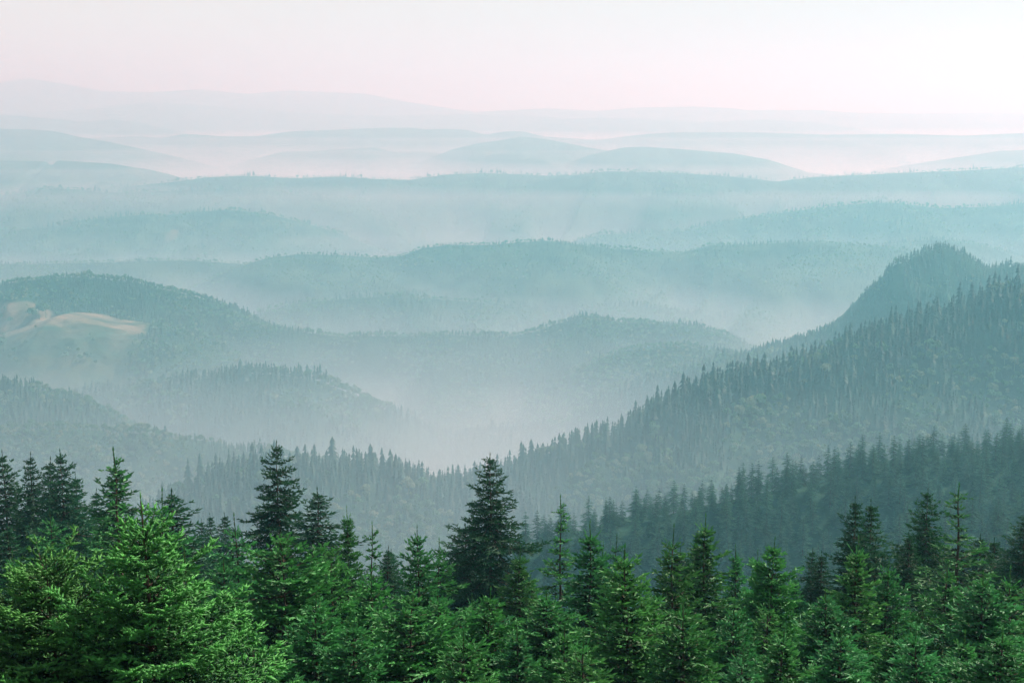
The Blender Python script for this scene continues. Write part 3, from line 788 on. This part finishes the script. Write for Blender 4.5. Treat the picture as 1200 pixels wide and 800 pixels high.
def library(name, meshes):
    c = bpy.data.collections.new(name)
    for i, me in enumerate(meshes):
        o = bpy.data.objects.new('%s_%02d' % (name, i), me); c.objects.link(o)
    return c
def scatter_group():
    ng = bpy.data.node_groups.new('scatter', 'GeometryNodeTree')
    ng.interface.new_socket('Geometry', in_out='INPUT', socket_type='NodeSocketGeometry')
    ng.interface.new_socket('Library', in_out='INPUT', socket_type='NodeSocketCollection')
    ng.interface.new_socket('Geometry', in_out='OUTPUT', socket_type='NodeSocketGeometry')
    n, l = ng.nodes, ng.links
    gi = n.new('NodeGroupInput'); go = n.new('NodeGroupOutput')
    ci = n.new('GeometryNodeCollectionInfo'); ci.inputs['Separate Children'].default_value = True; ci.inputs['Reset Children'].default_value = True
    ip = n.new('GeometryNodeInstanceOnPoints'); ip.inputs['Pick Instance'].default_value = True
    def attr(nm, ty):
        a = n.new('GeometryNodeInputNamedAttribute'); a.data_type = ty; a.inputs['Name'].default_value = nm; return a
    ai = attr('idx', 'INT'); ar = attr('rot', 'FLOAT_VECTOR'); sc_ = attr('scl', 'FLOAT_VECTOR')
    l.new(gi.outputs[0], ip.inputs['Points']); l.new(gi.outputs[1], ci.inputs['Collection'])
    l.new(ci.outputs[0], ip.inputs['Instance'])
    l.new(ai.outputs[0], ip.inputs['Instance Index'])
    e2r = n.new('FunctionNodeEulerToRotation'); l.new(ar.outputs[0], e2r.inputs[0]); l.new(e2r.outputs[0], ip.inputs['Rotation'])
    l.new(sc_.outputs[0], ip.inputs['Scale']); l.new(ip.outputs[0], go.inputs[0])
    return ng
NG = scatter_group()
def forest(name, label, P, idx, scl, lib):
    if len(P) == 0: return
    rng = np.random.default_rng(len(P))
    me = bpy.data.meshes.new(name)
    me.vertices.add(len(P)); me.vertices.foreach_set('co', np.ascontiguousarray(P, dtype=np.float32).ravel())
    a = me.attributes.new('idx', 'INT', 'POINT'); a.data.foreach_set('value', np.ascontiguousarray(idx, dtype=np.int32))
    a = me.attributes.new('rot', 'FLOAT_VECTOR', 'POINT')
    rot = np.stack([rng.normal(0, .02, len(P)), rng.normal(0, .02, len(P)), rng.random(len(P)) * 6.28], 1).astype(np.float32)
    a.data.foreach_set('vector', rot.ravel())
    a = me.attributes.new('scl', 'FLOAT_VECTOR', 'POINT'); a.data.foreach_set('vector', np.ascontiguousarray(scl, dtype=np.float32).ravel())
    o = link(name, me, kind='stuff', label=label)
    md = o.modifiers.new('scatter', 'NODES'); md.node_group = NG
    for it in NG.interface.items_tree:
        if it.name == 'Library' and it.in_out == 'INPUT': md[it.identifier] = lib
    return o
LIB_MID = library('a_mid', [m['crown'] for m in MID] + LEAFS[:1])
LIB_FAR = library('b_far', FARS + LEAFS)          # 0-3 spruces, 4-6 broadleaves
LIB_TINY = library('c_tiny', TINYS + TLEAFS)      # 0-2 spruces, 3-5 broadleaves

def sample(h, spacing, smin, smax=40, seed=1, keep=None, margin=40):
    rng = np.random.default_rng(seed)
    nx = int((h.x1 - h.x0) / spacing); nt = int((smin + smax) / spacing)
    X, T = np.meshgrid(np.linspace(h.x0, h.x1, nx), np.linspace(-smin, smax, nt))
    X = X.ravel() + rng.uniform(-.48, .48, X.size) * spacing; T = T.ravel() + rng.uniform(-.48, .48, T.size) * spacing
    Yv, Z = h.height(X, T)
    px, py, d = project(X, Yv, Z)
    ok = (px > -margin) & (px < 1200 + margin) & (Z > np.maximum(ground_z(X, Yv), FLOOR) - 3) & (py < 830)
    if keep is not None: ok &= keep(px, py, X, T)
    return np.stack([X, Yv, Z - .3], 1)[ok], px[ok], py[ok], T[ok]
def grow(key, spacing, smin, Hm, lib, ns, nb, broad, seed, label, base_h=22., smax=30, keep=None, var=.2, bcl=95., crest=-99):
    """cover a hill with trees; broad = share of broadleaves (clustered)"""
    h = H[key]
    P, px, py, T = sample(h, spacing, smin, smax, seed, keep)
    rng = np.random.default_rng(seed + 5)
    n = len(P)
    cl = fbm(P[:, 0] / bcl, P[:, 1] / bcl, seed + 9, 3) * .5 + .5 + rng.normal(0, .12, n)
    isb = (cl < broad) & ((T < -crest) | (rng.random(n) < .12))
    tall = np.where(T > -crest, 1.0 + .45 * rng.random(n), 1.0) if crest > 0 else 1.0
    idx = np.where(isb, ns + rng.integers(0, nb, n), rng.integers(0, ns, n))
    s = tall * Hm / base_h * (1 + rng.normal(0, var, n)).clip(.45, 1.6)
    s = np.where(isb, s * .92, s) * (1 + .32 * np.clip(fbm(P[:, 0] / 55, P[:, 1] / 55, seed + 21, 3), -1, 1.2))
    w = s * rng.uniform(.8, 1.2, n)
    forest('forest', label, P, idx, np.stack([w, w, s], 1), lib)
    return n
CNT = {}
for key, sp_, smn, Hm, lib, ns, nb, br, seed, label, kw in [
    ('long_right', 8.0, 620, 17, LIB_FAR, 4, 3, .52, 1, 'dense mixed forest covering the long slope that rises to the right edge', dict(crest=60, var=.28)),
    ('left_low_b', 8.5, 480, 15, LIB_FAR, 4, 3, .72, 2, 'mixed forest with many pale broadleaf crowns on the lower left slope', dict()),
    ('left_low_a', 8.5, 420, 16, LIB_FAR, 4, 3, .40, 3, 'dark conifer forest on the slope at the left edge', dict()),
    ('mist_left', 10, 560, 18, LIB_TINY, 3, 3, .30, 4, 'conifer forest on the misty knoll', dict(base_h=20.)),
    ('mist_low', 10, 360, 18, LIB_TINY, 3, 3, .25, 5, 'conifer forest on the faint low ridge in the mist', dict(base_h=20.)),
    ('knob', 7.5, 560, 12, LIB_TINY, 3, 3, .30, 6, 'forest over the rocky knob and its slope', dict(base_h=20., keep=lambda px, py, X, T: ~((np.abs(px - 1050) < 9) & (py > 312) & (py < 350)))),
    ('knob', 5.0, 110, 11, LIB_TINY, 3, 3, .12, 66, 'conifers clinging to the steep left side of the rocky knob', dict(base_h=20., var=.4, keep=lambda px, py, X, T: (px > 880) & (px < 1046) & (vnoise(X / 14, T / 14, 9) > -.25))),
    ('ten', 8.5, 760, 11.5, LIB_TINY, 3, 3, .55, 7, 'mixed forest covering the broad hill in the middle', dict(base_h=20., keep=lambda px, py, X, T: px > 165)),
    ('meadow_spur', 9.5, 500, 13, LIB_TINY, 3, 3, .7, 27, 'broadleaf forest round the right end of the grassy spur', dict(base_h=20., keep=lambda px, py, X, T: (px > 168 + 10 * np.sin(py / 5)) | ((px > 150) & (py > 400 + (170 - px))))),
    ('ten_spur', 9.0, 560, 13, LIB_TINY, 3, 3, .85, 8, 'broadleaf forest on the sunlit spur', dict(base_h=20.)),
    ('nine', 9.0, 420, 12.5, LIB_TINY, 3, 3, .62, 9, 'mixed forest on top of the hill on the left', dict(base_h=20.)),
    ('eight', 15, 560, 15, LIB_TINY, 3, 3, .55, 10, 'pale forest on the low hill in the mist', dict(base_h=20.)),
    ('eight_b', 15, 560, 15, LIB_TINY, 3, 3, .5, 11, 'pale forest on the faint hill left of the knob', dict(base_h=20.)),
    ('seven', 13, 800, 9.5, LIB_TINY, 3, 3, .5, 12, 'forest on the hazy ridge across the middle', dict(base_h=20., var=.3)),
    ('seven_left', 13, 500, 9.5, LIB_TINY, 3, 3, .5, 13, 'forest on the hazy ridge on the left', dict(base_h=20., var=.3)),
    ('seven_right', 13, 400, 9.5, LIB_TINY, 3, 3, .5, 14, 'forest on the hazy hill behind the knob', dict(base_h=20., var=.3)),
    ('right_six', 16, 700, 13, LIB_TINY, 3, 3, .55, 15, 'forest on the wooded blue ridge on the right', dict(base_h=20., var=.35)),
    ('left_six', 19, 700, 14, LIB_TINY, 3, 3, .5, 16, 'forest on the green blue hill on the left', dict(base_h=20., var=.3)),
    ('left_six_b', 19, 700, 14, LIB_TINY, 3, 3, .5, 17, 'forest on the rounded blue hill', dict(base_h=20., var=.3)),
    ('blue_right', 22, 900, 14, LIB_TINY, 3, 3, .5, 18, 'forest on the long blue ridge on the right', dict(base_h=20., var=.3)),
    ('blue_left', 22, 800, 14, LIB_TINY, 3, 3, .5, 19, 'forest on the blue ridge on the left', dict(base_h=20., var=.3)),
    ('blue_long', 22, 700, 14, LIB_TINY, 3, 3, .5, 20, 'forest on the long blue ridge in the middle distance', dict(base_h=20., var=.3)),
]:
    if key in ('nine',):
        hh = H[key]
        kw = dict(kw); kw['keep'] = lambda px, py, X, T, hh=hh: nine_meadow(X, T, hh) < .3
    if key == 'left_six':
        hh2 = H[key]; kw = dict(kw); kw['keep'] = lambda px, py, X, T: patch_meadow(X, T, hh2) < .5
    CNT[key] = grow(key, sp_, smn, Hm, lib, ns, nb, br, seed, label, **kw)
print('FOREST', CNT, sum(CNT.values()))

# the stand on the near right slope: tree by tree
def stand(keys, limit):
    items = []
    for key, sp_, smn, seed in keys:
        h = H[key]
        P, px, py, T = sample(h, sp_, smn, 18, seed, None, 25)
        rng = np.random.default_rng(seed)
        s = (.68 + rng.normal(0, .15, len(P))).clip(.36, 1.05)
        for i in range(len(P)):
            x, y, d = project(P[i, 0], P[i, 1], P[i, 2] + 26 * s[i])
            if y > 690: continue
            items.append((d / s[i], tuple(P[i]), float(s[i]), float(rng.uniform(.85, 1.2)), key, float(T[i]), int(rng.integers(0, 4)), float(rng.random() * 6.28), float(x), float(y)))
    vis = [i for i in items if 0 < i[8] < 1200 and i[9] < 655]
    rest = [i for i in items if not (0 < i[8] < 1200 and i[9] < 655)]
    vis.sort(key=lambda i: i[0])
    for it in vis[:limit]:
        d, p, s, w, key, t, k, rz, x, y = it
        root = bpy.data.objects.new('spruce_tree', None); COL.objects.link(root)
        root.location = p; root.rotation_euler = (0, 0, rz); root.scale = (s * w, s * w, s)
        if key == 'mid_right_b':
            lb, gr = 'grey green spruce on the nearer right shoulder', 'spruces on the nearer shoulder'
        elif t > -14:
            lb, gr = 'hazy spruce on the crest of the near right slope', 'spruces along the crest of the near right slope'
        else:
            lb, gr = 'hazy spruce on the flank of the near right slope', 'spruces on the flank of the near right slope'
        seg = ('above the thin sparse-topped spruce', 'above the full darker green spruce', 'above the three close green spruces',
               'above the close tall dark pair', 'towards the right edge')[int(np.digitize(x, [730, 860, 975, 1090]))]
        lb += ', ' + seg; gr += ', ' + seg
        root['label'] = lb; root['category'] = 'spruce tree'; root['group'] = gr
        link('crown', MID[k]['crown'], root); link('trunk', MID[k]['trunk'], root)
    rest += vis[limit:]
    forest('forest', 'the remaining spruces of the stand on the near right slope', np.array([i[1] for i in rest]), np.array([i[6] for i in rest]),
           np.array([(i[2] * i[3], i[2] * i[3], i[2]) for i in rest]), LIB_MID)
    print('STAND', len(vis), len(rest))
stand([('mid_right', 8.8, 240, 61), ('mid_right_b', 8.8, 120, 62)], 190)

# broadleaf trees standing alone on the meadow spur
MEADOW = [('nine', 46, 374, 2.0, 'large round dark tree, left of the pair at the top of the tan meadow'), ('nine', 38, 376, 1.6, 'lower dark tree joined to the left side of the meadow pair'),
          ('nine', 54, 373, 1.7, 'dark round tree, right of the pair at the top of the tan meadow'),
          ('nine', 67, 371, .7, 'small dark bush right of the large dark trees on the meadow'), ('nine', 12, 380, 1.0, 'small dark tree on the meadow near the left edge'),
          ('meadow_spur', 77, 424, 1.2, 'round tree above its neighbour low on the grassy slope'), ('meadow_spur', 102, 424, 1.3, 'round pale tree low on the grassy slope right of another'),
          ('meadow_spur', 4, 412, 1.7, 'pale tree on the grassy slope at the left edge'), ('meadow_spur', 30, 404, .6, 'small pale tree high on the grassy slope'),
          ('meadow_spur', 112, 428, .6, 'small tree at the foot of the grassy slope'), ('meadow_spur', 42, 386, .5, 'small bush at the track on the meadow')]
def on_hill(key, px, py):
    """ground point of a hill seen through a pixel"""
    h = H[key]
    best = None
    for t in np.arange(-20, -700, -2.0):
        # x for this depth
        Yg = h.Y + h.slant * (px - 600) + t
        x = float(at(px, py, Yg)[0])
        y, z = h.height(np.array([x]), np.array([t]))
        _, py2, _ = project(x, float(y[0]), float(z[0]))
        if best is None or abs(py2 - py) < best[0]: best = (abs(py2 - py), x, float(y[0]), float(z[0]))
    return best[1:]
rb = random.Random(3)
for i in range(16):
    qx = rb.choice([20, 95, 120, 150]) + rb.gauss(0, 11); MEADOW.append(('meadow_spur', qx, 392 + rb.uniform(0, 40), rb.uniform(.45, .9), 'small bush scattered on the hazy lower part of the grassy slope'))
for i in range(7):
    qx = rb.uniform(0, 36); MEADOW.append(('nine', qx, 358 + rb.uniform(0, 16), rb.uniform(.2, .4), 'small bush on the pale field at the left edge below the wooded hilltop'))
for key, px_, py_, s_, lb in MEADOW:
    p = on_hill(key, px_, py_)
    o = link('broadleaf_tree', LEAFS[rb.randrange(3)], label=lb, category='broadleaf tree', group='trees standing on the meadow')
    o.location = (p[0], p[1], p[2] - .5); o.scale = (s_ * 1.1, s_ * 1.1, s_); o.rotation_euler = (0, 0, rb.random() * 6)
